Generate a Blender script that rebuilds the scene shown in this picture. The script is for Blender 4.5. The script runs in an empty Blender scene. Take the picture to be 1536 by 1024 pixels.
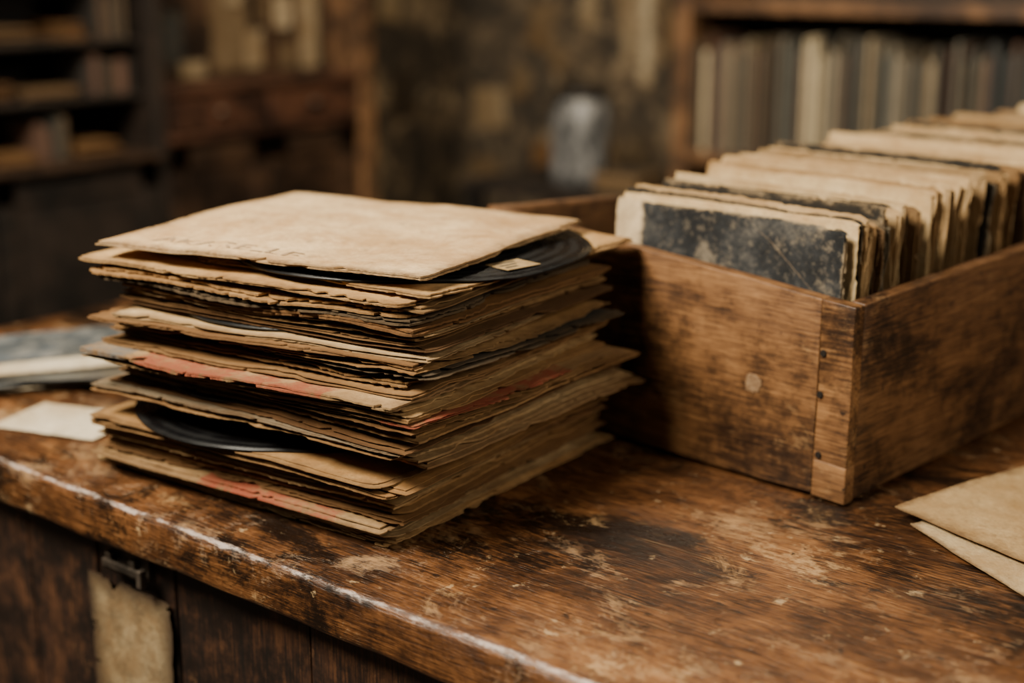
import bpy, bmesh, math, random
from mathutils import Vector, Matrix, noise
random.seed(11)
ZT=0.90
scn=bpy.context.scene
COL=scn.collection
def nz(x,y,z=0.0): return noise.noise(Vector((x,y,z)))

# ------------------------------------------------------------ materials
class NT:
    def __init__(s,name):
        s.m=bpy.data.materials.new(name); s.m.use_nodes=True
        s.t=s.m.node_tree; s.n=s.t.nodes; s.l=s.t.links
        s.b=s.n["Principled BSDF"]
        s.tc=s.n.new("ShaderNodeTexCoord")
    def link(s,a,b): s.l.new(a,b)
    def rnd(s):
        oi=s.n.new("ShaderNodeObjectInfo"); return oi.outputs["Random"]
    def coord(s,kind="Object",scale=(1,1,1),rnd=True,rot=(0,0,0)):
        mp=s.n.new("ShaderNodeMapping"); mp.inputs["Scale"].default_value=scale; mp.inputs["Rotation"].default_value=rot
        s.link(s.tc.outputs[kind],mp.inputs["Vector"])
        if rnd:
            oi=s.n.new("ShaderNodeObjectInfo"); mu=s.n.new("ShaderNodeMath"); mu.operation='MULTIPLY'; mu.inputs[1].default_value=37.0
            s.link(oi.outputs["Random"],mu.inputs[0])
            cx=s.n.new("ShaderNodeCombineXYZ"); 
            for i in range(3): s.link(mu.outputs[0],cx.inputs[i])
            s.link(cx.outputs[0],mp.inputs["Location"])
        return mp.outputs[0]
    def noise(s,vec,scale,detail=4,rough=.55,dist=0):
        n=s.n.new("ShaderNodeTexNoise"); n.inputs["Scale"].default_value=scale; n.inputs["Detail"].default_value=detail
        n.inputs["Roughness"].default_value=rough; n.inputs["Distortion"].default_value=dist
        s.link(vec,n.inputs["Vector"]); return n.outputs["Fac"]
    def ramp(s,fac,stops,interp='LINEAR'):
        r=s.n.new("ShaderNodeValToRGB"); r.color_ramp.interpolation=interp
        e=r.color_ramp.elements
        while len(e)<len(stops): e.new(.5)
        for i,(p,c) in enumerate(stops):
            e[i].position=p
            if not hasattr(c,'__len__'): c=(c,c,c)
            e[i].color=(c[0],c[1],c[2],1)
        s.link(fac,r.inputs[0]); return r.outputs[0]
    def mix(s,fac,a,b,mode='MIX'):
        m=s.n.new("ShaderNodeMix"); m.data_type='RGBA'; m.blend_type=mode
        for v,k in ((fac,0),(a,6),(b,7)):
            if isinstance(v,bpy.types.NodeSocket): s.link(v,m.inputs[k])
            elif k==0: m.inputs[0].default_value=v
            else: m.inputs[k].default_value=(v[0],v[1],v[2],1)
        return m.outputs[2]
    def math(s,op,a,b=None,c=None):
        m=s.n.new("ShaderNodeMath"); m.operation=op
        for i,v in enumerate((a,b,c)):
            if v is None: continue
            if isinstance(v,bpy.types.NodeSocket): s.link(v,m.inputs[i])
            else: m.inputs[i].default_value=v
        return m.outputs[0]
    def sep(s,vec):
        q=s.n.new("ShaderNodeSeparateXYZ"); s.link(vec,q.inputs[0]); return q.outputs
    def bump(s,h,strength=.3,dist=.001):
        b=s.n.new("ShaderNodeBump"); b.inputs["Strength"].default_value=strength; b.inputs["Distance"].default_value=dist
        s.link(h,b.inputs["Height"]); s.link(b.outputs[0],s.b.inputs["Normal"])
    def out(s,col=None,rough=None,**k):
        for v,i in ((col,"Base Color"),(rough,"Roughness")):
            if v is None: continue
            if isinstance(v,bpy.types.NodeSocket): s.link(v,s.b.inputs[i])
            elif i=="Roughness": s.b.inputs[i].default_value=v
            else: s.b.inputs[i].default_value=(*v,1)
        for kk,v in k.items(): s.b.inputs[kk.replace('_',' ')].default_value=v
        return s.m

def wood(name,dark,mid,light,axis='X',rough=(.4,.6),wear=None,wearamt=.62,stain=.5,gs=1.0,spec=.5,bumps=.35,dim=1.):
    dark,mid,light=[tuple(x*dim for x in c) for c in (dark,mid,light)]
    if wear: wear=tuple(x*dim for x in wear)
    t=NT(name)
    st={'X':(2.2,26,26),'Y':(26,2.2,26),'Z':(26,26,2.2)}[axis]
    v=t.coord("Object",tuple(a*gs for a in st))
    g1=t.noise(v,1.8,8,.72,.8)
    fine=t.coord("Object",tuple(a*gs for a in {'X':(18,260,260),'Y':(260,18,260),'Z':(260,260,18)}[axis]))
    g2=t.noise(fine,1.6,3,.65)
    big=t.coord("Object",(1,1,1))
    n1=t.noise(big,7,9,.76)
    g=t.math('ADD',t.math('ADD',t.math('MULTIPLY',g1,.32),t.math('MULTIPLY',g2,.32)),t.math('MULTIPLY',n1,.36))
    c=t.ramp(g,[(.40,dark),(.5,mid),(.60,light)])
    st_=t.ramp(t.math('ADD',t.math('MULTIPLY',n1,.85),t.math('MULTIPLY',g2,.15)),[(stain-.05,1),(stain+.05,0)])
    c=t.mix(t.math('MULTIPLY',st_,.85),c,tuple(x*.5 for x in dark))
    hh=g
    if wear:
        n2=t.noise(big,13,11,.82,.3)
        n3=t.math('ADD',t.math('MULTIPLY',n2,.85),t.math('MULTIPLY',g2,.15))
        w=t.ramp(n3,[(wearamt-.06,0),(wearamt+.05,1)])
        c=t.mix(t.math('MULTIPLY',w,.75),c,wear)
        n5=t.noise(big,48,5,.65)
        c=t.mix(t.ramp(n5,[(.30,.9),(.35,0)]),c,tuple(x*.4 for x in dark))
    r=t.ramp(n1,[(.3,rough[0]),(.7,rough[1])])
    t.bump(hh,bumps,.0018)
    return t.out(c,r,Specular_IOR_Level=spec)

def paper(name,base,dirt=(.10,.052,.022),edge=.06,rough=.85,tint=None,blot=.56,dim=.74,mott=0.,grime=.72,vary=True):
    base=tuple(x*dim for x in base); base=(base[0],base[1]*.97,base[2]*.88)
    t=NT(name)
    v=t.coord("Object",(1,1,1))
    n=t.noise(v,9,8,.76); f=t.noise(v,240,3,.6); f2=t.noise(v,45,8,.8)
    b2=tuple(x*y for x,y in zip(base,(.62,.52,.41)))
    c=t.mix(t.ramp(n,[(.39,0),(.61,1)]),base,b2)
    c=t.mix(t.ramp(f2,[(blot,0),(blot+.15,.7)]),c,dirt)
    c=t.mix(t.math('MULTIPLY',t.ramp(f,[(.4,0),(.7,1)]),.4),c,tuple(x*.5 for x in base))
    if mott>0:
        m3=t.noise(v,16,9,.82,.4)
        c=t.mix(t.ramp(m3,[(.48,0),(.60,mott)]),c,tuple(x*y for x,y in zip(base,(.50,.38,.27))))
    g=t.sep(t.tc.outputs["Generated"])
    ex=t.math('SUBTRACT',.5,t.math('ABSOLUTE',t.math('SUBTRACT',g[0],.5)))
    ey=t.math('SUBTRACT',.5,t.math('ABSOLUTE',t.math('SUBTRACT',g[1],.5)))
    e=t.math('MINIMUM',ex,ey)
    e=t.math('ADD',e,t.math('MULTIPLY',t.math('SUBTRACT',f2,.5),.16))
    c=t.mix(t.ramp(e,[(0,grime),(edge,0)]),c,dirt)
    if tint:
        for (tc_,x0,x1,y0,y1) in tint:
            gx=t.math('ADD',g[0],t.math('MULTIPLY',t.math('SUBTRACT',f2,.5),.16)); gy=t.math('ADD',g[1],t.math('MULTIPLY',t.math('SUBTRACT',f2,.5),.09))
            mx=t.math('MULTIPLY',t.math('GREATER_THAN',gx,x0),t.math('LESS_THAN',gx,x1))
            my=t.math('MULTIPLY',t.math('GREATER_THAN',gy,y0),t.math('LESS_THAN',gy,y1))
            mk=t.math('MULTIPLY',t.math('MULTIPLY',mx,my),t.ramp(t.math('ADD',t.math('MULTIPLY',f2,.75),t.math('MULTIPLY',n,.25)),[(.42,.05),(.53,.82)]))
            c=t.mix(mk,c,tc_)
    if vary:
        c=t.mix(1.0,c,t.ramp(t.rnd(),[(0,(.52,.46,.39)),(.35,(.95,.90,.82)),(.7,(1.15,1.12,1.06)),(1,(.70,.62,.53))]),'MULTIPLY')
    t.bump(t.math('ADD',f,t.math('MULTIPLY',f2,1.8)),.65,.0011)
    return t.out(c,rough,Specular_IOR_Level=.25)

P=[paper("kraft_paper_a",(.58,.36,.16)),paper("kraft_paper_b",(.42,.235,.095)),paper("kraft_paper_c",(.70,.47,.235)),
   paper("kraft_paper_d",(.32,.18,.075)),paper("kraft_paper_e",(.82,.60,.33)),paper("kraft_paper_f",(.20,.115,.05)),
   paper("kraft_paper_g",(.54,.34,.16),edge=.12)]
P_TOP=paper("cover_card_beige",(.84,.62,.37),edge=.05,blot=.54,dim=.86,mott=.6,vary=False)
P_RED=paper("cover_print_red",(.56,.38,.2),tint=[((.235,.055,.027),.20,.80,0,.16),((.10,.105,.105),0,.17,0,.3)],vary=False)
P_RED2=paper("cover_print_red_edge",(.46,.29,.14),tint=[((.20,.042,.02),.0,.6,0,.06),((.21,.036,.019),.88,1.1,0,.7)],vary=False)
P_RED3=paper("cover_print_red_corner",(.52,.35,.18),tint=[((.24,.046,.024),.40,.85,0,.18)],vary=False)
P_BLU=paper("cover_print_navy",(.04,.052,.066),dirt=(.16,.11,.06),blot=.50)
P_DRK=paper("cover_dark",(.04,.037,.034),dirt=(.20,.13,.065),blot=.50)
P_SAL=paper("cover_print_salmon",(.56,.38,.2),tint=[((.32,.12,.055),.25,.95,0,.09)],vary=False)
P_GRY=paper("cover_grey",(.30,.28,.23))
P_CRM=paper("cover_cream",(.76,.60,.38),dim=.8)
C_CRM=paper("crate_cover_cream",(.70,.53,.32),dim=.80,dirt=(.20,.125,.06),grime=.45)
C_TAN=paper("crate_cover_tan",(.55,.37,.19),dim=.74,dirt=(.14,.085,.04),grime=.5)
C_DRK=paper("crate_cover_dark",(.030,.028,.026),dirt=(.30,.22,.13),blot=.60,edge=.02,grime=.5)
C_BRN=paper("crate_cover_brown",(.17,.10,.05),dirt=(.32,.22,.12),edge=.02,grime=.5)
C_GRY=paper("crate_cover_grey",(.22,.21,.18),dirt=(.10,.08,.055),edge=.03,grime=.5)
C_WHT=paper("crate_cover_pale",(.86,.70,.46),dim=.84,dirt=(.28,.18,.09),grime=.35)
B_1=paper("beige_poster_dull",(.34,.27,.18),blot=.5,vary=False)
B_2=paper("brown_poster_dull",(.17,.12,.07),blot=.5,vary=False)
B_3=paper("beige_poster_light",(.52,.44,.32),blot=.52,vary=False)
P_WHT=paper("paper_white",(.80,.72,.58),edge=.02,dim=.80,vary=False)
P_ENV=paper("envelope_manila",(.62,.44,.23),edge=.03,dim=.60,blot=.58,mott=.45,vary=False)
P_ENV2=paper("envelope_pale",(.74,.58,.36),edge=.03,dim=.62,blot=.58,mott=.3,vary=False)
P_MB=paper("magazine_blue",(.09,.115,.15),dirt=(.30,.28,.24),edge=.02,blot=.48,vary=False)
P_MG=paper("magazine_grey",(.19,.185,.165),dirt=(.05,.055,.07),edge=.02,blot=.48,vary=False)

def vinylmat():
    t=NT("vinyl_black")
    v=t.coord("Object",(1,1,1),rnd=False)
    s=t.sep(v); r=t.math('SQRT',t.math('ADD',t.math('MULTIPLY',s[0],s[0]),t.math('MULTIPLY',s[1],s[1])))
    w=t.math('SINE',t.math('MULTIPLY',r,2200.))
    w2=t.math('SINE',t.math('MULTIPLY',r,520.))
    n=t.noise(v,30,5,.6)
    t.bump(w,.5,.0004)
    return t.out(t.ramp(t.math('ADD',t.math('MULTIPLY',w2,.2),n),[(.3,(.0035,.0035,.004)),(.75,(.012,.012,.012))]),t.ramp(t.math('ADD',t.math('MULTIPLY',w2,.12),n),[(.3,.16),(.7,.36)]),Specular_IOR_Level=.22)
VIN=vinylmat()
def counter_mat():
    t=NT("counter_varnished_wood")
    v=t.coord("Object",(2.6,17,17),rnd=False); fine=t.coord("Object",(30,360,360),rnd=False); big=t.coord("Object",(1,1,1),rnd=False)
    st=t.coord("Object",(1,1.3,1),rnd=False)
    g1=t.noise(v,1.7,9,.77,.6); g2=t.noise(fine,1.3,3,.7); nb=t.noise(st,5.0,12,.81,.3)
    g=t.math('ADD',t.math('ADD',t.math('MULTIPLY',g1,.20),t.math('MULTIPLY',g2,.26)),t.math('MULTIPLY',nb,.54))
    c=t.ramp(g,[(.42,(.010,.0038,.0014)),(.485,(.046,.017,.0050)),(.54,(.115,.045,.0135)),(.61,(.23,.105,.036))])
    n1=t.noise(st,4.5,12,.81,.5)
    dk=t.ramp(t.math('ADD',t.math('MULTIPLY',n1,.84),t.math('MULTIPLY',g2,.16)),[(.45,.95),(.51,0)])
    c=t.mix(dk,c,(.0055,.0027,.0014))
    n2=t.noise(st,9,12,.83,.4)
    wv=t.math('ADD',t.math('MULTIPLY',n2,.86),t.math('MULTIPLY',g2,.14))
    wm=t.ramp(wv,[(.535,0),(.61,.78)])
    c=t.mix(wm,c,(.29,.16,.063))
    n3=t.noise(st,5.2,12,.81,.2)
    c=t.mix(t.ramp(n3,[(.575,0),(.64,.78)]),c,(.36,.22,.10))
    n4=t.noise(big,42,6,.7)
    c=t.mix(t.ramp(n4,[(.62,0),(.68,.65)]),c,(.38,.265,.14))
    c=t.mix(t.ramp(n4,[(.32,.9),(.37,0)]),c,(.005,.0025,.0015))
    for rot,th_ in ((.5,.735),(-.35,.74)):
        sc=t.noise(t.coord("Object",(3,220,3),rnd=False,rot=(0,0,rot)),1.6,2,.5)
        c=t.mix(t.ramp(sc,[(th_-.02,0),(th_,.35)]),c,(.36,.22,.11))
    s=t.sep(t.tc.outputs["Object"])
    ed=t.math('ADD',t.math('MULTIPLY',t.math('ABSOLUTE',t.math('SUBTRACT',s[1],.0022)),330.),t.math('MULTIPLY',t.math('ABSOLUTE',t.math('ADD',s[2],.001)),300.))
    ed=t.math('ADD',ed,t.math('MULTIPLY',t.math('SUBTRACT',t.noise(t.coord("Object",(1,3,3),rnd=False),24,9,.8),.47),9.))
    c=t.mix(t.ramp(ed,[(.1,.75),(1.2,0)]),c,(.46,.38,.33))  # pale front edge line: rubbed wear plus a specular highlight put into the colour
    r=t.math('ADD',t.math('MULTIPLY',wm,.20),t.ramp(n1,[(.38,.26),(.62,.42)]))
    t.bump(t.math('ADD',t.math('ADD',g1,g2),t.math('MULTIPLY',wm,.4)),.65,.0015)
    return t.out(c,r,Specular_IOR_Level=.55)
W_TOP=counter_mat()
W_CAB=wood("cabinet_dark_wood",(.006,.003,.0015),(.035,.013,.005),(.08,.032,.011),'Z',(.45,.65),wear=(.18,.09,.04),wearamt=.64)
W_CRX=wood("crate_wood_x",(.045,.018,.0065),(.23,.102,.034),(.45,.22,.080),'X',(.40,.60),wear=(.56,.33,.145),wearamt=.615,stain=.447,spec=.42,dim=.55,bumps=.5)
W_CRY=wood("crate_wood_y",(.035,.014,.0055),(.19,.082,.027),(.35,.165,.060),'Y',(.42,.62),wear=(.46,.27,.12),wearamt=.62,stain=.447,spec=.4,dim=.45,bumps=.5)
W_SHX=wood("shelf_wood_x",(.05,.022,.01),(.17,.08,.03),(.28,.145,.06),'X',(.5,.7),dim=.8)
W_SHZ=wood("shelf_wood_z",(.05,.022,.01),(.17,.08,.03),(.28,.145,.06),'Z',(.5,.7),dim=.8)
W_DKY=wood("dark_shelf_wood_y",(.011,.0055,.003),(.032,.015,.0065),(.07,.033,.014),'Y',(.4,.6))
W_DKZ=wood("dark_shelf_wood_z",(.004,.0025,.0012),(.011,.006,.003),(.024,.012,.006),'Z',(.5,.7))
W_RED=wood("drawer_red_wood_y",(.018,.007,.004),(.055,.020,.009),(.095,.038,.017),'Y',(.4,.6))

def simple(name,c1,c2,scale=20,rough=.6,metal=0.):
    t=NT(name); v=t.coord("Object"); n=t.noise(v,scale,5,.6)
    t.bump(n,.2,.001)
    return t.out(t.ramp(n,[(.35,c1),(.65,c2)]),rough,Metallic=metal)
METAL=simple("aged_metal",(.04,.033,.026),(.14,.11,.085),60,.5,.8)
NAIL=simple("nail_dark",(.008,.006,.004),(.02,.014,.01),90,.6,.5)
CHIP=simple("glue_spot",(.12,.06,.024),(.21,.13,.065),300,.8)
INK=simple("faded_ink",(.25,.16,.085),(.38,.26,.145),400,.9)
INKD=simple("label_ink",(.02,.018,.015),(.06,.05,.03),200,.9)
LBLY=simple("label_yellow",(.22,.14,.055),(.34,.23,.10),150,.8)
FLOORM=wood("floor_boards",(.010,.005,.003),(.03,.015,.007),(.06,.03,.013),'X',(.5,.7))
def wallmat():
    t=NT("aged_wall"); v=t.coord("Object",rnd=False)
    n=t.noise(v,5.0,9,.76,.4); m=t.noise(v,9,7,.7)
    c=t.ramp(n,[(.40,(.016,.011,.006)),(.48,(.060,.040,.021)),(.55,(.150,.105,.058)),(.64,(.29,.215,.13))])
    c=t.mix(t.ramp(m,[(.45,0),(.53,.88)]),c,(.016,.011,.006))
    t.bump(m,.4,.004)
    return t.out(c,.85)
WALLM=wallmat()
def frontcover():
    t=NT("distressed_black_cover")
    g=t.sep(t.tc.outputs["Generated"]); v=t.coord("Object")
    n=t.noise(v,26,9,.78); n2=t.noise(v,12,9,.78); f=t.noise(v,180,4,.7)
    cream=t.mix(t.ramp(n,[(.4,0),(.7,1)]),(.54,.41,.25),(.22,.15,.075))
    dark=t.ramp(n2,[(.42,(.006,.0065,.007)),(.52,(.018,.019,.020)),(.60,(.065,.06,.052)),(.68,(.24,.20,.15))])
    dark=t.mix(t.ramp(n,[(.54,0),(.64,.65)]),dark,(.20,.16,.11))
    dark=t.mix(t.ramp(f,[(.56,0),(.66,.45)]),dark,(.15,.125,.09))
    jx=t.math('MULTIPLY',t.math('SUBTRACT',n,.5),.09)
    gx=t.math('ADD',g[0],jx); gy=t.math('ADD',g[1],jx)
    m=t.math('MULTIPLY',t.math('MULTIPLY',t.ramp(gx,[(.115,0),(.14,1)]),t.ramp(gx,[(.985,1),(1.0,0)])),t.ramp(gy,[(.985,1),(1.0,0)]))
    ln=t.math('ABSOLUTE',t.math('SUBTRACT',t.math('ADD',t.math('ADD',t.math('MULTIPLY',g[0],.9),g[1]),t.math('MULTIPLY',t.math('SUBTRACT',n2,.5),.10)),1.53))
    dark=t.mix(t.math('MULTIPLY',t.ramp(ln,[(.001,1),(.0035,0)]),t.ramp(n,[(.36,0),(.55,.55)])),dark,(.30,.21,.12))
    t.bump(n,.3,.0008)
    return t.out(t.mix(m,cream,dark),t.ramp(n,[(.3,.6),(.7,.85)]),Specular_IOR_Level=.25)
FCOV=frontcover()

# ------------------------------------------------------------ helpers
def obj(name,me,loc=(0,0,0),rot=(0,0,0),mat=None,parent=None,label=None,cat=None,group=None,kind=None):
    o=bpy.data.objects.new(name,me); o.location=loc; o.rotation_euler=rot
    if mat is not None and me is not None and not me.materials: me.materials.append(mat)
    if parent: o.parent=parent
    COL.objects.link(o)
    if label: o["label"]=label
    if cat: o["category"]=cat
    if group: o["group"]=group
    if kind: o["kind"]=kind
    return o
def boxmesh(name,boxes,bev=.002,seg=2):
    bm=bmesh.new()
    for (x0,x1,y0,y1,z0,z1) in boxes:
        r=bmesh.ops.create_cube(bm,size=1)
        bmesh.ops.scale(bm,vec=(x1-x0,y1-y0,z1-z0),verts=r['verts'])
        bmesh.ops.translate(bm,vec=((x0+x1)/2,(y0+y1)/2,(z0+z1)/2),verts=r['verts'])
    if bev>0: bmesh.ops.bevel(bm,geom=bm.edges[:],offset=bev,segments=seg,profile=.5,affect='EDGES')
    me=bpy.data.meshes.new(name); bm.to_mesh(me); bm.free(); return me
def worn_board(name,x0,x1,y0,y1,z0,z1,bev=.003,amp=.0012,cuts=40,freq=25,seed=0.,zmap=None):
    bm=bmesh.new(); r=bmesh.ops.create_cube(bm,size=1)
    L=(x1-x0,y1-y0,z1-z0); ax=L.index(max(L))
    bmesh.ops.scale(bm,vec=L,verts=r['verts']); bmesh.ops.translate(bm,vec=((x0+x1)/2,(y0+y1)/2,(z0+z1)/2),verts=r['verts'])
    bmesh.ops.bevel(bm,geom=bm.edges[:],offset=bev,segments=3,profile=.5,affect='EDGES')
    es=[e for e in bm.edges if abs((e.verts[0].co-e.verts[1].co)[ax])>max(L)*.8]
    bmesh.ops.subdivide_edges(bm,edges=es,cuts=cuts,use_grid_fill=False)
    for v in bm.verts:
        c=v.co.copy()
        v.co=c+Vector((nz(c.x*freq+seed,c.y*freq,c.z*freq+3),nz(c.x*freq,c.y*freq+seed,c.z*freq+9),nz(c.x*freq+5,c.y*freq,c.z*freq+seed)))*amp
        if zmap: v.co.z=zmap(v.co)
    me=bpy.data.meshes.new(name); bm.to_mesh(me); bm.free()
    for p in me.polygons: p.use_smooth=True
    return me
def empty(name,loc,rot=(0,0,0),**k):
    return obj(name,None,loc,rot,**k)

RINGS=[(1,1),(.992,.9),(.975,.45),(.95,.12),(.91,0),(.85,0),(.77,0),(.66,0),(.52,0),(.34,0),(.16,0)]
def add_sheet(V,Fc,w,d,th,zf,nx,ny,seed,jit,cr,ntear=13):
    """thin sheet with torn borders: concentric rings of the torn outline. zf(x,y)->z of underside"""
    base=len(V)
    rr=random.Random(int(seed*100)); rc_=[rr.random() for _ in range(4)]
    tears=[(rr.choice([-1,1]),rr.random()<.5,rr.uniform(-.47,.47),rr.choice([.0015,.003,.006,.012,.02]),rr.uniform(1.5,6)*jit) for _ in range(ntear)]
    def edge(tc,axx,sgn,s2,L):
        rough=max(.15,nz(tc*9+seed*3,sgn*5,seed+s2)+.25)*2
        v=nz(tc*12+seed,sgn*3,seed+s2)*1.8+nz(tc*50,seed+s2,sgn*2)*.8+nz(tc*210,sgn*4,seed+s2)*1.4*rough
        v*=jit
        for (sg,ax,p,wd,dp) in tears:
            if sg==sgn and ax==axx:
                q=abs(tc-p*L)/wd
                if q<1: v-=dp*(1-q)
        e=min(tc+L/2,L/2-tc)
        return v,e
    pts=[]
    CW=.012
    def add(x,y,ox,oy,tc,axx,sgn,s2,L):
        v,e=edge(tc,axx,sgn,s2,L)
        ci=(x>0)*2+(y>0); q=max(0,1-e/CW); c_=cr*(.2+1.2*rc_[ci])*q*q
        pts.append((x,y,ox*(v-c_),oy*(v-c_)))
    for i in range(nx): x=-w/2+w*i/nx; add(x,-d/2,0,-1,x,0,-1,0,w)
    for i in range(ny): y=-d/2+d*i/ny; add(w/2,y,1,0,y,1,1,7,d)
    for i in range(nx): x=w/2-w*i/nx; add(x,d/2,0,1,x,0,1,3,w)
    for i in range(ny): y=d/2-d*i/ny; add(-w/2,y,-1,0,y,1,-1,5,d)
    N=len(pts); K=len(RINGS)
    for t in (0,1):
        for (s,fd) in RINGS:
            for (x,y,dx,dy) in pts:
                X=x*s+dx*fd; Y=y*s+dy*fd
                V.append((X,Y,zf(X,Y)+t*th))
        V.append((0,0,zf(0,0)+t*th))
    M=N*K+1
    I=lambda t,k,i: base+t*M+k*N+i%N
    for k in range(K-1):
        for i in range(N):
            Fc.append((I(0,k,i+1),I(0,k,i),I(0,k+1,i),I(0,k+1,i+1)))
            Fc.append((I(1,k,i),I(1,k,i+1),I(1,k+1,i+1),I(1,k+1,i)))
    for i in range(N):
        Fc.append((I(0,K-1,i+1),I(0,K-1,i),base+M-1))
        Fc.append((I(1,K-1,i),I(1,K-1,i+1),base+2*M-1))
        Fc.append((I(0,0,i),I(0,0,i+1),I(1,0,i+1),I(1,0,i)))

def sleeve_mesh(name,w,d,th,gap,seed,D=None,jit=.0016,cr=.004,closed=(True,True,False,True),nx=44,ny=40,inset=None,th2=None):
    V=[];Fc=[]
    D=D or (lambda x,y:0.)
    def fold(x,y):
        f=0.
        dd=[y+d/2,d/2-y,w/2-x,x+w/2]
        for k in range(4):
            if closed[k]:
                q=max(0.,1-max(dd[k],0)/.006); f=max(f,q*q)
        return f
    def zlow(x,y):
        f=fold(x,y)
        return D(x,y)+gap*.45*(min(1,1.9*abs(nz(x*16+seed,y*16,seed)))*(1-f)+f*.9)
    def zup(x,y):
        f=fold(x,y)
        return D(x,y)+th+gap-gap*.45*(min(1,1.9*abs(nz(x*14+seed,y*14,seed+40)))*(1-f)+f*.9)
    add_sheet(V,Fc,w,d,th,zlow,nx,ny,seed,jit,cr)
    ii=inset if inset is not None else .002
    add_sheet(V,Fc,w-ii,d-ii,th2 or th,zup,nx,ny,seed+13.3,jit,cr)
    me=bpy.data.meshes.new(name); me.from_pydata(V,[],Fc); me.update()
    return me

def disc_mesh(name,R,th,D,hole=.0036,rings=14,seg=128):
    V=[];Fc=[]
    for t in (0,1):
        for r in range(rings+1):
            rad=hole+(R-hole)*r/rings
            for s in range(seg):
                a=2*math.pi*s/seg; x=rad*math.cos(a); y=rad*math.sin(a)
                V.append((x,y,D(x,y)+t*th))
    n=(rings+1)*seg; I=lambda t,r,s:t*n+r*seg+s%seg
    for r in range(rings):
        for s in range(seg):
            Fc.append((I(1,r,s),I(1,r+1,s),I(1,r+1,s+1),I(1,r,s+1)))
            Fc.append((I(0,r,s+1),I(0,r+1,s+1),I(0,r+1,s),I(0,r,s)))
    for s in range(seg):
        Fc.append((I(0,rings,s),I(0,rings,s+1),I(1,rings,s+1),I(1,rings,s)))
        Fc.append((I(0,0,s+1),I(0,0,s),I(1,0,s),I(1,0,s+1)))
    me=bpy.data.meshes.new(name); me.from_pydata(V,[],Fc); me.update()
    for p in me.polygons: p.use_smooth=True
    return me
def text_mesh(body,size,depth=.0001):
    cu=bpy.data.curves.new("txt",'FONT'); cu.body=body; cu.size=size; cu.extrude=depth
    o=bpy.data.objects.new("txt",cu); COL.objects.link(o)
    dg=bpy.context.evaluated_depsgraph_get(); me=bpy.data.meshes.new_from_object(o.evaluated_get(dg))
    bpy.data.objects.remove(o); return me

# ------------------------------------------------------------ room
obj("floor",boxmesh("floor",[(-3.1,3,-2.5,3.5,-.05,0)],0),(0,0,0),mat=FLOORM,kind="structure")
obj("wall_back",boxmesh("wall_back",[(-3.1,3,3.4,3.5,0,2.8)],0),mat=WALLM,kind="structure")
obj("wall_left",boxmesh("wall_left",[(-3.1,-3.0,-2.5,3.4,0,2.8)],0),mat=WALLM,kind="structure")

# ------------------------------------------------------------ counter
EY=.631
CDP=1.352
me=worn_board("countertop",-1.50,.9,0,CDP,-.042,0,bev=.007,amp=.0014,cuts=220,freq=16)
ct=obj("countertop",me,(0,EY,ZT),mat=W_TOP,label="worn varnished dark brown wooden countertop with pale rubbed front edge and painted edge highlight",cat="countertop")
cab=empty("counter_cabinet",(0,EY,0),label="dark wooden counter base with vertical plank front",cat="cabinet")
obj("body",boxmesh("body",[(-1.45,.85,.045,CDP-.04,.06,ZT-.0435)],.003),parent=cab,mat=W_CAB)
pl=[];x=-1.45
rr=random.Random(3)
for wd in [.19,.165,.105,.105,.16,.14,.19,.21,.2,.2,.2,.2,.2,.2]:
    if x+wd>.85: break
    pl.append((x+.0015,x+wd-.0015,.028+rr.random()*.004,.045,.06,ZT-.0445)); x+=wd
obj("front_panel",boxmesh("front_panel",pl,.0025),parent=cab,mat=W_CAB)
obj("plinth",boxmesh("plinth",[(-1.4,.8,.08,CDP-.08,0,.06)],.002),parent=cab,mat=W_DKZ)
LT=obj("latch",boxmesh("latch",[(-.030,.030,-.003,0,-.010,.010),(-.020,-.012,-.010,-.003,-.008,.008),(.012,.020,-.010,-.003,-.008,.008),(-.020,.034,-.013,-.009,-.004,.003),(.030,.036,-.016,-.009,-.010,.006)],.0014),(-.940,.0265,ZT-.066),parent=cab,mat=METAL,label="small aged metal latch")
V=[];Fc=[]
add_sheet(V,Fc,.110,.122,.0004,lambda x,y:.0003+.003*max(0,(x-.02)/.03)**2*max(0,(-y)/.05),60,66,5.5,.0020,.003,ntear=9)
me=bpy.data.meshes.new("paper_label"); me.from_pydata(V,[],Fc)
obj("paper_label",me,(-.943,EY+.0265,ZT-.150),(math.pi/2,0,0),mat=paper("label_old_paper",(.40,.31,.19),dirt=(.030,.017,.008),edge=.20,blot=.44,mott=.6,grime=1.0,vary=False),label="torn cream paper label stuck on the plank counter front",cat="label")

# ------------------------------------------------------------ stack of sleeves
def DW(x,y,z):
    s=min(1.,z/.035)
    return s*(.0050*nz(x*5.5,y*5.5,z*13)+.0028*nz(x*11+4,y*11,z*95)+.0007*nz(x*38,y*38+3,z*160))
def lerp(a,b,t): return a+(b-a)*t
keys=[(0,(-.676,.707),4,.332,.300),(.05,(-.656,.689),3,.324,.291),(.10,(-.642,.683),3.5,.318,.284),(.15,(-.645,.700),6.5,.311,.281),(.21,(-.659,.720),11.5,.304,.270)]
def kf(z):
    for a,b in zip(keys,keys[1:]):
        if z<=b[0] or b is keys[-1]:
            t=min(1,(z-a[0])/(b[0]-a[0]))
            return (lerp(a[1][0],b[1][0],t),lerp(a[1][1],b[1][1],t),lerp(a[2],b[2],t),lerp(a[3],b[3],t),lerp(a[4],b[4],t))
LAB=["creased tan paper record sleeve with frayed edges in the stack","brown paper record sleeve with torn corners in the stack","yellowed kraft record sleeve in the stack on the counter"]
G="record sleeves stacked on the counter"
rs=random.Random(61)
z=.0012; k=0
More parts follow.
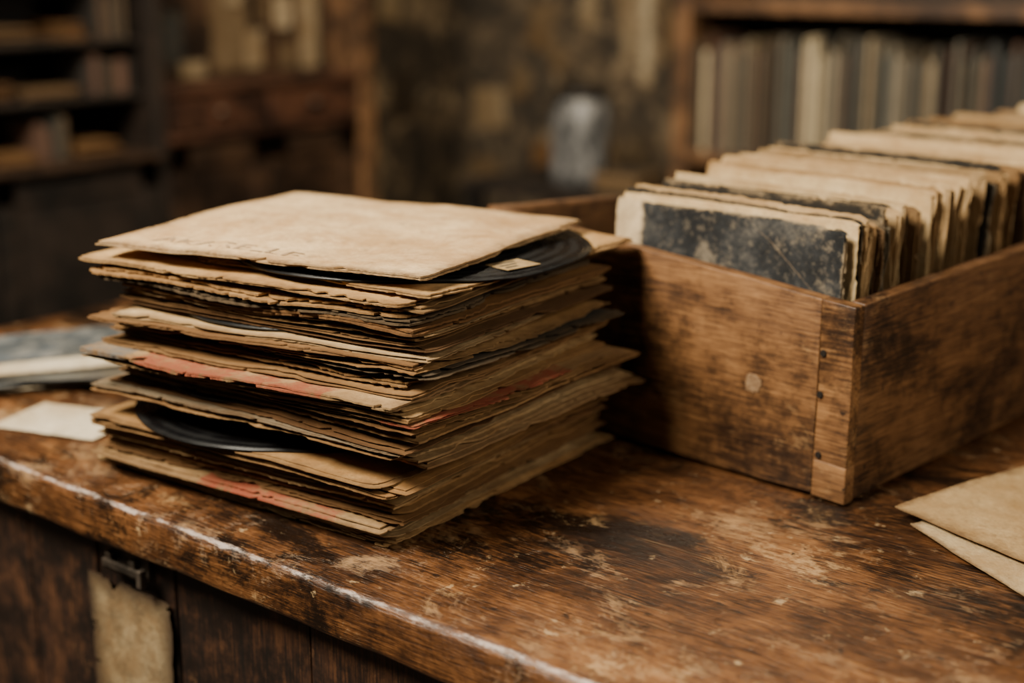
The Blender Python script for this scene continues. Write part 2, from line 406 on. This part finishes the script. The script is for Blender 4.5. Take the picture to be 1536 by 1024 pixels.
def place(z,dx,dy,drot,dw=0,dd=0):
    fx,fy,r,w,d=kf(z); w+=dw; d+=dd
    a=math.radians(r+drot); fx+=dx; fy+=dy
    cx=fx+math.cos(a)*(-w/2)-math.sin(a)*(d/2); cy=fy+math.sin(a)*(-w/2)+math.cos(a)*(d/2)
    return cx,cy,a,w,d
def vinyl(z,cx,cy,R,label,th=.0016):
    D=lambda x,y: DW(cx+x,cy+y,z)
    o=obj("vinyl_record",disc_mesh("vinyl_record",R,th,D),(cx,cy,ZT+z),mat=VIN,label=label,cat="record")
    lm=disc_mesh("center_label",.045,.0003,lambda x,y:D(x,y)+th,rings=6,seg=64)
    obj("center_label",lm,(0,0,0),parent=o,mat=LBLY,label="yellowed paper record label")
    return th+.0006
S={}
TOPZ=.197
NXS,NYS=170,150
after=0
while z<TOPZ-.012:
    th=rs.choice([.0004,.0005,.0007,.0010,.0016]); gap=rs.choice([.0006,.0009,.0013,.0019,.0028])
    mat=rs.choices(P+[P_CRM,P_DRK,P_GRY,P_BLU],[6,5,6,4,5,3,4,3,.9,1.0,.5])[0]
    dx=rs.uniform(-.012,.005); dy=rs.uniform(-.010,.010); dr=rs.uniform(-3.2,3.2); dw=rs.uniform(-.012,.010); dd=rs.uniform(-.014,.004)
    lab=rs.choice(LAB); cr_=rs.choice([.001,.003,.007])
    if k<4: dx=rs.uniform(-.008,.0); dy=rs.uniform(-.006,.002)
    if z<.055: dx=dx*1.2; dr*=.8
    if after>0: dy=.018; dr=-1; after-=1
    if z>.056 and 'd1' not in S:
        S['d1']=1
        z+=vinyl(z,-.866,.806,.150,"glossy black vinyl record poking out of the front of the stack")
        z+=.0045; dy=.026; dr=-2; mat=P_SAL; gap=.0018; after=3; lab="salmon edged paper record sleeve above the exposed black record"
    elif z>.016 and 'r3' not in S:
        S['r3']=1; mat=P_RED3; dy=-.014; dx=-.004; lab="tan record sleeve with torn red print low in the stack"
    elif z>.114 and 'r1' not in S:
        S['r1']=1; mat=P_RED; dy=-.015; dx=-.004; dr=1.5; dw=.002; th=.0014; lab="record sleeve with faded red and blue grey printed cover"
    elif z>.100 and 'r2' not in S:
        S['r2']=1; mat=P_RED2; dx=.008; dr=-1; lab="record sleeve with worn red cover edge in the stack"
    elif z>.087 and 'd2' not in S:
        S['d2']=1
        z+=vinyl(z,-.860,.826,.150,"black vinyl record peeking between sleeves in the stack"); dy=.008
    elif z>.130 and 'b1' not in S:
        S['b1']=1; mat=P_BLU; dy=.004; dx=.007; dr=-2; lab="dark navy record sleeve peeking out of the stack"
    elif z>.150 and 'd3' not in S:
        S['d3']=1
        z+=vinyl(z,-.845,.834,.149,"black vinyl record edge between upper sleeves of the stack"); dy=.008
    elif z>.166 and 'b3' not in S:
        S['b3']=1; mat=P_BLU; dy=-.004; dx=-.006; lab="blue grey record sleeve edge near the top of the stack"
    elif z>.082 and 'b2' not in S:
        S['b2']=1; mat=P_GRY; dy=-.002; lab="grey record sleeve with worn edge in the stack"
    if z>TOPZ-.03: dy*=.6
    cx,cy,a,w,d=place(z,dx,dy,dr,dw,dd)
    back=cy+math.cos(a)*d/2+abs(math.sin(a))*w/2
    if back>1.012 and cx+w/2>-.70: d-=(back-1.012)*.7; cy-=(back-1.012)*.35
    ca,sa=math.cos(a),math.sin(a)
    zz=z
    D=lambda x,y: DW(cx+ca*x-sa*y,cy+sa*x+ca*y,zz)
    cl=[rs.random()<.5,True,rs.random()<.3,True]
    me=sleeve_mesh("record_sleeve",w,d,th,gap,rs.random()*90,D,jit=rs.choice([.0009,.0015,.0023]),cr=cr_,closed=cl,nx=NXS,ny=NYS,inset=rs.choice([.001,.004,.008,.012]),th2=th*rs.choice([.7,1,1]))
    obj("record_sleeve",me,(cx,cy,ZT+z),(0,0,a),mat=mat,label=lab,cat="record sleeve",group=G)
    z+=2*th+gap+rs.choice([.0003,.0005,.0008,.0012,.0022]); k+=1
def topsleeve(z,cx,cy,a,w,d,th,gap,mat,lab,seed,**kw):
    ca,sa=math.cos(a),math.sin(a)
    D=lambda x,y: DW(cx+ca*x-sa*y,cy+sa*x+ca*y,z)
    me=sleeve_mesh("record_sleeve",w,d,th,gap,seed,D,nx=NXS,ny=NYS,**kw)
    return obj("record_sleeve",me,(cx,cy,ZT+z),(0,0,a),mat=mat,label=lab,cat="record sleeve",group=G)
cx,cy,a,w,d=place(z,-.008,-.012,-2,.016,.0)
topsleeve(z,cx,cy,a,w,d,.001,.002,P[2],"tan paper record sleeve lying under the exposed record",3.1,jit=.0016); z+=.0046
cx,cy,a,w,d=place(z,.004,.004,-6,-.006,.010)
topsleeve(z,cx,cy,a,w,d,.001,.0012,P[2],"pale paper record sleeve sticking out near the top",8.1,jit=.0016); z+=.0034
vz=z
z+=vinyl(z,-.790,.848,.150,"black vinyl record exposed beneath the top cover")+.0045
tag=obj("paper_tag",boxmesh("paper_tag",[(-.017,.017,-.013,.013,0,.0004)],0),(-.668,.832,ZT+vz+DW(-.668,.832,vz)+.0022),(0,0,math.radians(82)),mat=LBLY,label="small yellowed paper tag on the exposed black record",cat="label")
for i in range(3):
    obj("print",boxmesh("print",[(-.013,.009-.005*i,.008-.007*i-.0014,.008-.007*i+.0014,.0004,.0006)],0),parent=tag,mat=INKD)
cx,cy,a,w,d=place(.21,0,0,0)
top=topsleeve(z+.001,cx,cy,a,w,d,.0013,.0014,P_TOP,"large beige card record cover lying on top of the stack",6.6,jit=.0011,cr=.003,closed=(True,True,False,True),inset=.002)
ca,sa=math.cos(a),math.sin(a)
tm=text_mesh("AKARELLE",.024)
X0t,Y0t=-.108,-.118
bmt=bmesh.new(); bmt.from_mesh(tm); bmesh.ops.triangulate(bmt,faces=bmt.faces[:]); bmesh.ops.subdivide_edges(bmt,edges=bmt.edges[:],cuts=2)
kill=[f for f in bmt.faces if nz(f.calc_center_median().x*160,f.calc_center_median().y*160,2)>.14]
bmesh.ops.delete(bmt,geom=kill,context='FACES')
th_=.0013; gp_=.0014
for v in bmt.verts:
    x=v.co.x*1.25+X0t; y=v.co.y+Y0t
    v.co=Vector((x,y,DW(cx+ca*x-sa*y,cy+sa*x+ca*y,z+.001)+th_*2+gp_+.0003+v.co.z*.3))
bmt.to_mesh(tm); bmt.free()
obj("print",tm,(0,0,0),parent=top,mat=INK)
print("STACK",k,round(z,4))

# ------------------------------------------------------------ crate
CR=math.radians(-5.5)
CO=(-.457,.988,ZT+.0022)
cr=empty("wooden_crate",CO,(0,0,CR),label="weathered brown wooden crate filled with old records on the counter",cat="crate")
Wc,Lc,Hh,T=.40,.97,.161,.013
def zm(c):   # the old crate leans: rim climbs away from the near corner
    yy=max(0,c.y)
    return c.z*(1+(.080*max(0,-c.x)*max(0,1-yy/.42)+.020*min(yy,.35)-.012*max(0,yy-.35))/Hh)
kw=dict(zmap=zm)
obj("front_panel",worn_board("front_panel",-Wc,-.0302,0,T,.002,Hh,.0008,.0012,60,18,5,**kw),parent=cr,mat=W_CRX)
obj("back_panel",worn_board("back_panel",-Wc,0,Lc-T,Lc,0,Hh,.003,.0012,40,18,2,**kw),parent=cr,mat=W_CRX)
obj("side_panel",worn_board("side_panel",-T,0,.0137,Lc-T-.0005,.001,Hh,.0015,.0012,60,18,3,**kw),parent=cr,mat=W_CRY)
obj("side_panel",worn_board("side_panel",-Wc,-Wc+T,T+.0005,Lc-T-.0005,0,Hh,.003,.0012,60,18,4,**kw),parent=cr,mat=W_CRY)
obj("corner_post",worn_board("corner_post",-.0302,0,0,.0135,.0303,Hh,.0008,.0012,24,18,5,**kw),parent=cr,mat=W_CRX)
obj("foot_block",worn_board("foot_block",-.0302,.0,0,.0135,0,.0302,.0008,.0012,10,18,5,**kw),parent=cr,mat=W_CRX)
obj("bottom_panel",boxmesh("bottom_panel",[(-Wc+T+.0005,-T-.0005,T+.001,Lc-T-.001,.001,.009)],.001),parent=cr,mat=W_CRY)
def cyl(name,r,h,seg=16):
    bm=bmesh.new(); bmesh.ops.create_cone(bm,cap_ends=True,segments=seg,radius1=r,radius2=r*.85,depth=h)
    me=bpy.data.meshes.new(name); bm.to_mesh(me); bm.free(); return me
for (nx_,nz_) in [(-.026,.120),(-.027,.086),(-.0255,.036)]:
    obj("nail",cyl("nail",.003,.0012),(nx_,-.0006,nz_),(math.pi/2,0,0),parent=cr,mat=NAIL)
V=[];Fc=[]
for s in range(24):
    a=s/24*2*math.pi; r=.0080*(1+.45*nz(math.cos(a)*2,math.sin(a)*2,5)); V.append((r*math.cos(a),r*math.sin(a),.0))
for s in range(24): x,y,_=V[s]; V.append((x*.92,y*.92,.0003))
V.append((0,0,.00035))
for s in range(24):
    Fc.append((s,(s+1)%24,24+(s+1)%24,24+s)); Fc.append((24+s,24+(s+1)%24,48))
me=bpy.data.meshes.new("glue_spot"); me.from_pydata(V,[],Fc)
obj("glue_spot",me,(-.090,-.0008,.082),(math.pi/2,0,0),parent=cr,mat=CHIP)

rc=random.Random(5)
Mcr=Matrix.Translation(CO)@Matrix.Rotation(CR,4,'Z')
CL={C_CRM:"cream edged old record sleeve standing in the crate",C_WHT:"pale cream worn record sleeve standing in the crate",C_DRK:"black worn record sleeve standing in the crate",C_BRN:"dark brown record sleeve standing in the crate",C_GRY:"grey record sleeve standing in the crate",C_TAN:"tan paper record sleeve standing in the crate",FCOV:"distressed black record cover with cream border at the crate front"}
cols=[C_CRM,C_DRK,C_WHT,C_TAN,C_DRK,C_CRM,C_WHT,C_BRN,C_GRY,C_TAN,C_DRK,C_CRM,C_CRM]
ly=.020; i=0; tilt=math.radians(2.5)
while ly<Lc-.075:
    w=rc.uniform(.226,.243); h=rc.uniform(.194,.211)+.016*min(1,ly*3.5); th=rc.choice([.0004,.0007,.0010]); gap=rc.choice([.0006,.0012,.0020])
    m=rc.choice(cols)
    if i==0: w,h,th,gap,m=.235,.203,.0013,.0022,FCOV
    if i in(1,3): m=C_WHT;h=.207
    if i==2: m=C_DRK
    if i>24: h+=.004; w+=.012
    xr=-.0185-rc.uniform(.0,.008)-(0 if i<14 else rc.uniform(0,.012))
    me=sleeve_mesh("record_sleeve",w,h,th,gap,rc.random()*80,None,jit=.0008,cr=.004,closed=(True,False,False,True) if i else (True,True,True,True),nx=80,ny=60,inset=rc.choice([.001,.003,.005]))
    roll=math.radians(rc.uniform(-.4,.5)) if i else 0
    loc=Vector((xr-w/2,ly,.0115+h/2*math.cos(tilt)+w/2*abs(math.sin(roll))))
    loc.y+=h/2*math.sin(tilt)
    M=Mcr@Matrix.Translation(loc)@Matrix.Rotation(math.pi/2-tilt,4,'X')@Matrix.Rotation(roll,4,'Z')
    o=obj("record_sleeve",me,mat=m,label=CL[m],cat="record sleeve",group="record sleeves standing in the crate")
    o.matrix_world=M
    step=2*th+gap+rc.choice([.001,.002,.004,.006,.010,.014] if i>16 else [.0008,.0015,.003])
    ly+=step+ (.004 if i==0 else 0); i+=1; tilt+=math.radians(rc.uniform(0,.14))
print("CRATE",i)

# ------------------------------------------------------------ loose papers on counter
def sheet_obj(name,w,d,th,loc,rz,mat,label,cat,seed=1.,curl=0.,jit=.0005,group=None):
    V=[];Fc=[]
    def zf(x,y):
        a=max(0,(-x/w-.25))*2
        return curl*(a*a)*(.4+abs(nz(x*8,y*8,seed)))+curl*.16*(1+nz(x*7,y*7,seed))+.0012*abs(nz(x*22,y*22,seed))
    add_sheet(V,Fc,w,d,th,zf,80,70,seed,jit,.001,ntear=3)
    me=bpy.data.meshes.new(name); me.from_pydata(V,[],Fc); 
    return obj(name,me,loc,(0,0,rz),mat=mat,label=label,cat=cat,group=group)
def envp(w,d,ax,ay,ra):
    ca,sa=math.cos(ra),math.sin(ra); return (ax+ca*w/2-sa*d/2, ay+sa*w/2+ca*d/2)
for (w,d,ax,ay,dz,m,c,lb,rd) in [(.26,.16,-.398,.978,.0005,P_ENV2,.010,"pale paper envelope lying flat on the counter",-31),(.27,.25,-.416,.991,.0045,P_ENV,.016,"large creased manila envelope with curled corner on the counter",-17)]:
    ra=math.radians(rd); px,py=envp(w,d,ax,ay,ra)
    sheet_obj("envelope",w,d,.0008,(px,py,ZT+dz),ra,m,lb,"envelope",ax*9,c,group="loose envelopes on the counter")
sheet_obj("paper_sheet",.115,.078,.0004,(-1.122,.730,ZT+.001),math.radians(18),P_WHT,"small white paper sheet lying on the counter","paper",4.,.004)
zc=.001
for i,(m,lb) in enumerate([(P_MG,"grey magazine"),(P_MB,"faded blue magazine"),(P_WHT,"white magazine"),(P[0],"tan magazine"),(P_MB,"faded blue magazine"),(P_WHT,"white magazine"),(P_MG,"grey magazine"),(P_MB,"faded blue magazine"),(P_WHT,"white magazine"),(P_MB,"faded blue magazine")]):
    a=math.radians(55+rc.uniform(-15,15))
    me=sleeve_mesh("magazine",.255-.009*i,.195-.009*i,.0004,.0006,i*3.3,None,jit=.001,cr=.003,nx=30,ny=24)
    obj("magazine",me,(-1.295+rc.uniform(-.022,.022),.826+rc.uniform(-.022,.022),ZT+zc),(0,0,a),mat=m,label=lb+" in a low pile on the counter",cat="magazine",group="magazines piled on the counter"); zc+=.0023

# ------------------------------------------------------------ bookshelf at the back wall
SX0,SX1,SY0,SY1=-1.905,-.55,3.0,3.33
bs=empty("bookshelf",(0,0,0),label="brown wooden bookshelf filled with record spines",cat="bookshelf")
obj("side_panel",boxmesh("side_panel",[(SX0,SX0+.04,SY0,SY1,0,ZT+.9)],.003),parent=bs,mat=W_SHZ)
obj("side_panel",boxmesh("side_panel",[(SX1,SX1+.04,SY0,SY1,0,ZT+.9)],.003),parent=bs,mat=W_SHZ)
for zz in [-.84,-.45,-.060,.300,.68]:
    obj("shelf",boxmesh("shelf",[(SX0+.041,SX1-.001,SY0+.004,SY1-.014,ZT+zz,ZT+zz+.026)],.003),parent=bs,mat=W_SHX)
obj("back_panel",boxmesh("back_panel",[(SX0+.041,SX1-.001,SY1-.012,SY1,.05,ZT+.88)],.001),parent=bs,mat=W_DKZ)
spc=[(.03,.03,.027),(.06,.06,.05),(.30,.23,.14),(.48,.39,.25),(.13,.115,.09),(.012,.012,.012),(.10,.05,.03),(.24,.20,.14),(.035,.045,.042),(.62,.52,.36),(.02,.015,.011),(.09,.058,.03)]
spm=[simple("spine_%d"%i,tuple(x*.7 for x in c),c,30,.7) for i,c in enumerate(spc)]
spn=["dark","grey","tan","cream","grey","black","red brown","pale grey","blue green","cream","brown","brown"]
rb=random.Random(8)
x=SX0+.046; tone=0
while x<-1.0:
    t=rb.choice([.003,.004,.005,.007,.009,.012]); h=rb.uniform(.235,.288)
    if rb.random()<.5: tone=rb.random()<.5
    j=rb.choice([0,1,5,10,4,8,11,6]) if tone else rb.choice([2,3,7,9,4,11,2,7]); d=.27
    me=boxmesh("shelved_record",[(0,t,0,d,0,h),(t*.25,t*.75,-.001,.01,h*.1,h*.9)],min(.0010,t*.15),1)
    obj("shelved_record",me,(x,SY0+.008+rb.uniform(0,.03),ZT-.0335),mat=spm[j],label=spn[j]+" record spine upright on the wooden shelf",cat="record",group="records upright on the bookshelf")
    x+=t+rb.choice([.0006,.001,.0025])
# ------------------------------------------------------------ left shelving unit
LU=empty("shelving_unit",(0,0,0),label="tall dark wooden shelving unit with drawers and open shelves",cat="shelf")
X0,X1=-2.97,-2.62
ZL=ZT-.088
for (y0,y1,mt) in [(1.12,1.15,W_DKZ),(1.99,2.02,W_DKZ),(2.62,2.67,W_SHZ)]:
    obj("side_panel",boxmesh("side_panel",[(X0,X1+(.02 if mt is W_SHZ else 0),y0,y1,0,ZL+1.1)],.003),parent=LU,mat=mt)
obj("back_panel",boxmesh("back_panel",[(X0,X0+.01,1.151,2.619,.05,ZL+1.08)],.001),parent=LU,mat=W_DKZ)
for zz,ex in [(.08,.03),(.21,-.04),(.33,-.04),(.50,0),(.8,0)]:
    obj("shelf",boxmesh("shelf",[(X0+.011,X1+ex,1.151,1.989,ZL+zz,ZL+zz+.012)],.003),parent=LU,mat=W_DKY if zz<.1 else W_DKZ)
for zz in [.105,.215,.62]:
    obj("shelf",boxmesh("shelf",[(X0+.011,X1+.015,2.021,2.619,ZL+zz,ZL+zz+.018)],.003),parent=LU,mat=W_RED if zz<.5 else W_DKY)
for yy in (2.03,2.325):
    dr=obj("drawer",boxmesh("drawer",[(X1-.2,X1+.005,yy,yy+.285,ZL+.126,ZL+.212)],.003),parent=LU,mat=W_RED)
    bm=bmesh.new(); bmesh.ops.create_uvsphere(bm,u_segments=16,v_segments=10,radius=.009); me=bpy.data.meshes.new("knob"); bm.to_mesh(me); bm.free()
    obj("knob",me,(X1+.012,yy+.14,ZL+.168),parent=dr,mat=METAL)
for (y0,y1) in [(1.153,1.567),(1.573,1.987),(2.023,2.318),(2.322,2.617)]:
    top_=.078 if y1<2 else .103
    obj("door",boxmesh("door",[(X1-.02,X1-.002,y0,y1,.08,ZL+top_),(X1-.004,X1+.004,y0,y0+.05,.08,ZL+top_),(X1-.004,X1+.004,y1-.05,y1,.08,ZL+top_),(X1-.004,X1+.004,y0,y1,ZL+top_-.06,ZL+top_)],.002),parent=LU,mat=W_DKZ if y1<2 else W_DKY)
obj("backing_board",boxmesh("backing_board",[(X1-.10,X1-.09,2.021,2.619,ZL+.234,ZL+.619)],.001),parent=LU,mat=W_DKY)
for (y0,y1,z0,n,m,lb) in [(1.70,1.84,.2225,3,B_2,"dull tan"),(1.60,1.74,.3425,4,B_2,"faded green tan"),(1.62,1.72,.0925,3,P[5],"brown"),(1.80,1.87,.3425,5,P[5],"tan"),(1.82,1.93,.0925,4,P[5],"dark brown"),(1.58,1.68,.2225,5,P[5],"brown")]:
    bx=[(-.20+rb.uniform(0,.01),rb.uniform(-.06,-.045),y0+rb.uniform(0,.015),y1-rb.uniform(0,.015),q*.0075,q*.0075+.007) for q in range(n)]
    me=boxmesh("paper_bundle",bx,.001,1)
    obj("paper_bundle",me,(X1,0,ZL+z0),mat=m,label=lb+" bundle of old papers lying on a dark shelf",cat="papers",group="paper bundles on the shelving unit")
for (y0,y1,z0,hm) in [(1.86,1.985,.2225,.095),(1.45,1.57,.2225,.095),(1.89,1.985,.3425,.13),(1.73,1.81,.0925,.1)]:
    yy=y0
    while yy<y1-.02:
        t=rb.choice([.006,.010,.014]); h=hm*rb.uniform(.7,1.0); j=rb.choice([0,1,6,10,11,6,10])
        me=boxmesh("book",[(-.17,-.05-rb.uniform(0,.02),0,t,0,h)],.001,1)
        obj("book",me,(X1,yy,ZL+z0),mat=spm[j],label=spn[j]+" old book upright on a dark shelf",cat="book",group="books on the shelving unit")
        yy+=t+.001
for (y,zc_,w,h,m,lb,off) in [(2.12,.33,.06,.13,P_BLU,"blue grey",0),(2.29,.36,.12,.22,B_2,"yellowed",0),(2.455,.385,.055,.085,B_3,"white",.004),(2.545,.34,.07,.20,B_1,"tan",0),(2.21,.49,.12,.1,B_2,"brown",0),(2.36,.30,.06,.09,B_1,"tan",.004),(2.47,.28,.05,.07,B_2,"brown",.0),(2.17,.26,.08,.04,B_1,"tan",.004),(2.30,.44,.05,.07,B_1,"tan",.004),(2.40,.42,.04,.12,B_2,"brown",.0)]:
    V=[];Fc=[]; add_sheet(V,Fc,w,h,.0006,lambda x,y:.0006+.003*abs(nz(x*9,y*9,w*90)),14,14,y*7,.003,.004)
    me=bpy.data.meshes.new("pinned_paper"); me.from_pydata(V,[],Fc)
    o=obj("pinned_paper",me,mat=m,label=lb+" paper sheet pinned on the shelving unit backing",cat="paper",group="pinned papers on the shelving unit")
    o.matrix_world=Matrix.Translation((X1-.0895+off,y,ZL+zc_))@Matrix.Rotation(math.pi/2,4,'Z')@Matrix.Rotation(math.pi/2,4,'X')
ZW=ZT-.10
def wallpaper_sheet(xc,zc_,w,h,m,lb,side='b',yc=0):
    V=[];Fc=[]; add_sheet(V,Fc,w,h,.0006,lambda x,y:.0006+.006*abs(nz(x*5,y*5,w*90)),30,30,xc*7+zc_+40,.012,.02)
    me=bpy.data.meshes.new("wall_poster"); me.from_pydata(V,[],Fc)
    o=obj("wall_poster",me,mat=m,label=lb+" torn paper poster stuck on the aged wall",cat="poster",group="torn posters on the wall")
    r=Matrix.Rotation(nz(xc*9,zc_*9,3)*.25,4,'Z')
    if side=='b': o.matrix_world=Matrix.Translation((xc,3.3995,ZW+zc_))@Matrix.Rotation(math.pi/2,4,'X')@r
    else: o.matrix_world=Matrix.Translation((-2.9995,yc,ZW+zc_))@Matrix.Rotation(math.pi/2,4,'Z')@Matrix.Rotation(math.pi/2,4,'X')@r
for a_ in [(-2.82,.08,.14,.13,B_1,"dull beige"),(-2.70,.16,.07,.09,B_2,"brown"),(-2.84,-.12,.12,.10,B_2,"brown"),(-2.62,.33,.09,.14,B_2,"brown"),(-2.50,.14,.10,.11,P_DRK,"black"),(-2.32,.36,.03,.24,B_1,"faded tan"),(-2.25,.33,.03,.32,B_3,"cream"),(-2.19,.36,.035,.25,B_2,"brown"),(-2.13,.30,.03,.3,P_SAL,"faded salmon"),(-2.07,.12,.07,.16,P[5],"brown"),(-2.05,.38,.04,.22,B_1,"tan"),(-2.60,-.08,.10,.14,P[5],"dark brown"),(-2.38,-.05,.08,.12,B_2,"brown"),(-2.45,.38,.06,.1,B_1,"tan"),(-2.56,.24,.05,.08,B_2,"tan")]:
    wallpaper_sheet(*a_)
for a_ in [(0,.38,.10,.14,B_1,"tan",'l',2.85),(0,.05,.12,.14,P[5],"brown",'l',2.95),(0,.40,.10,.12,B_1,"cream",'l',3.15),(0,.12,.12,.14,P_DRK,"dark brown",'l',3.2),(0,.22,.07,.07,B_2,"brown",'l',3.02)]:
    wallpaper_sheet(*a_)
tb=empty("side_table",(-2.2,3.05,0),label="dark wooden side table against the wall",cat="table")
TZ=ZT-.145
obj("table_top",boxmesh("table_top",[(-.27,.27,-.2,.2,TZ-.025,TZ)],.003),parent=tb,mat=W_DKZ)
for sx in(-.24,.24):
    for sy in(-.17,.17):
        obj("leg",boxmesh("leg",[(sx-.02,sx+.02,sy-.02,sy+.02,0,TZ-.0252)],.003),parent=tb,mat=W_DKZ)
def lathe(name,prof,seg=40):
    V=[];Fc=[]
    for (r,z_) in prof:
        for s in range(seg):
            a=2*math.pi*s/seg; V.append((r*math.cos(a),r*math.sin(a),z_))
    for i in range(len(prof)-1):
        for s in range(seg):
            Fc.append((i*seg+s,i*seg+(s+1)%seg,(i+1)*seg+(s+1)%seg,(i+1)*seg+s))
    me=bpy.data.meshes.new(name); me.from_pydata(V,[],Fc); me.update()
    for p in me.polygons: p.use_smooth=True
    return me
t=NT("jar_milky_glass"); v=t.coord("Object",(1,1,.4)); n=t.noise(v,26,7,.75)
JM=t.out(t.ramp(n,[(.42,(.012,.013,.014)),(.60,(.22,.215,.21))]),.45)
jar=obj("glass_jar",lathe("glass_jar",[(0,.0),(.06,.0),(.072,.01),(.075,.05),(.075,.18),(.070,.205),(.058,.215),(.058,.225),(.053,.225),(.053,.212),(.064,.20),(.069,.17),(.069,.012),(0,.008)]),(-2.17,2.98,TZ+.0005),mat=JM,label="blue grey milky glass jar on the side table",cat="jar")
obj("lid",lathe("lid",[(0,.226),(.060,.226),(.062,.232),(.062,.245),(.055,.25),(0,.251)]),parent=jar,mat=NAIL)
bx=boxmesh("storage_box",[(-.060,.060,-.07,.07,0,.045),(-.063,.063,-.073,.073,.03,.05)],.003)
obj("storage_box",bx,(-2.01,2.97,TZ+.0005),(0,0,.1),mat=P_DRK,label="low black storage box on the side table",cat="box")

# ------------------------------------------------------------ light
def area(name,loc,target,size,power,col,sy=None):
    l=bpy.data.lights.new(name,'AREA'); l.energy=power; l.color=col; l.size=size
    if sy: l.shape='RECTANGLE'; l.size_y=sy
    o=bpy.data.objects.new(name,l); o.location=loc
    o.rotation_euler=(Vector(target)-Vector(loc)).to_track_quat('-Z','Y').to_euler(); COL.objects.link(o)
area("window_light",(-1.15,-.6,2.7),(-.75,.9,.95),.9,184,(1,.90,.73),.8)
area("side_fill_light",(1.5,1.0,2.2),(-.6,1.0,1.0),.9,34,(1,.87,.68))  # added fill from the right, lessens the dark shadow on the crate
area("back_lamp",(-1.4,2.0,2.6),(-2.1,3.2,1.0),.6,40,(1,.84,.60))
w=bpy.data.worlds.new("world"); scn.world=w; w.use_nodes=True
w.node_tree.nodes["Background"].inputs[0].default_value=(1,.90,.72,1); w.node_tree.nodes["Background"].inputs[1].default_value=.075

cd=bpy.data.cameras.new("camera"); cd.lens=50; cd.sensor_width=36; cam=bpy.data.objects.new("camera",cd); COL.objects.link(cam)
cam.location=(0,0,ZT+.42); cam.rotation_euler=(math.radians(90-15.01),0,math.radians(38.8))
cd.dof.use_dof=True; cd.dof.focus_distance=1.01; cd.dof.aperture_fstop=2.5
cd.clip_start=.02
scn.camera=cam
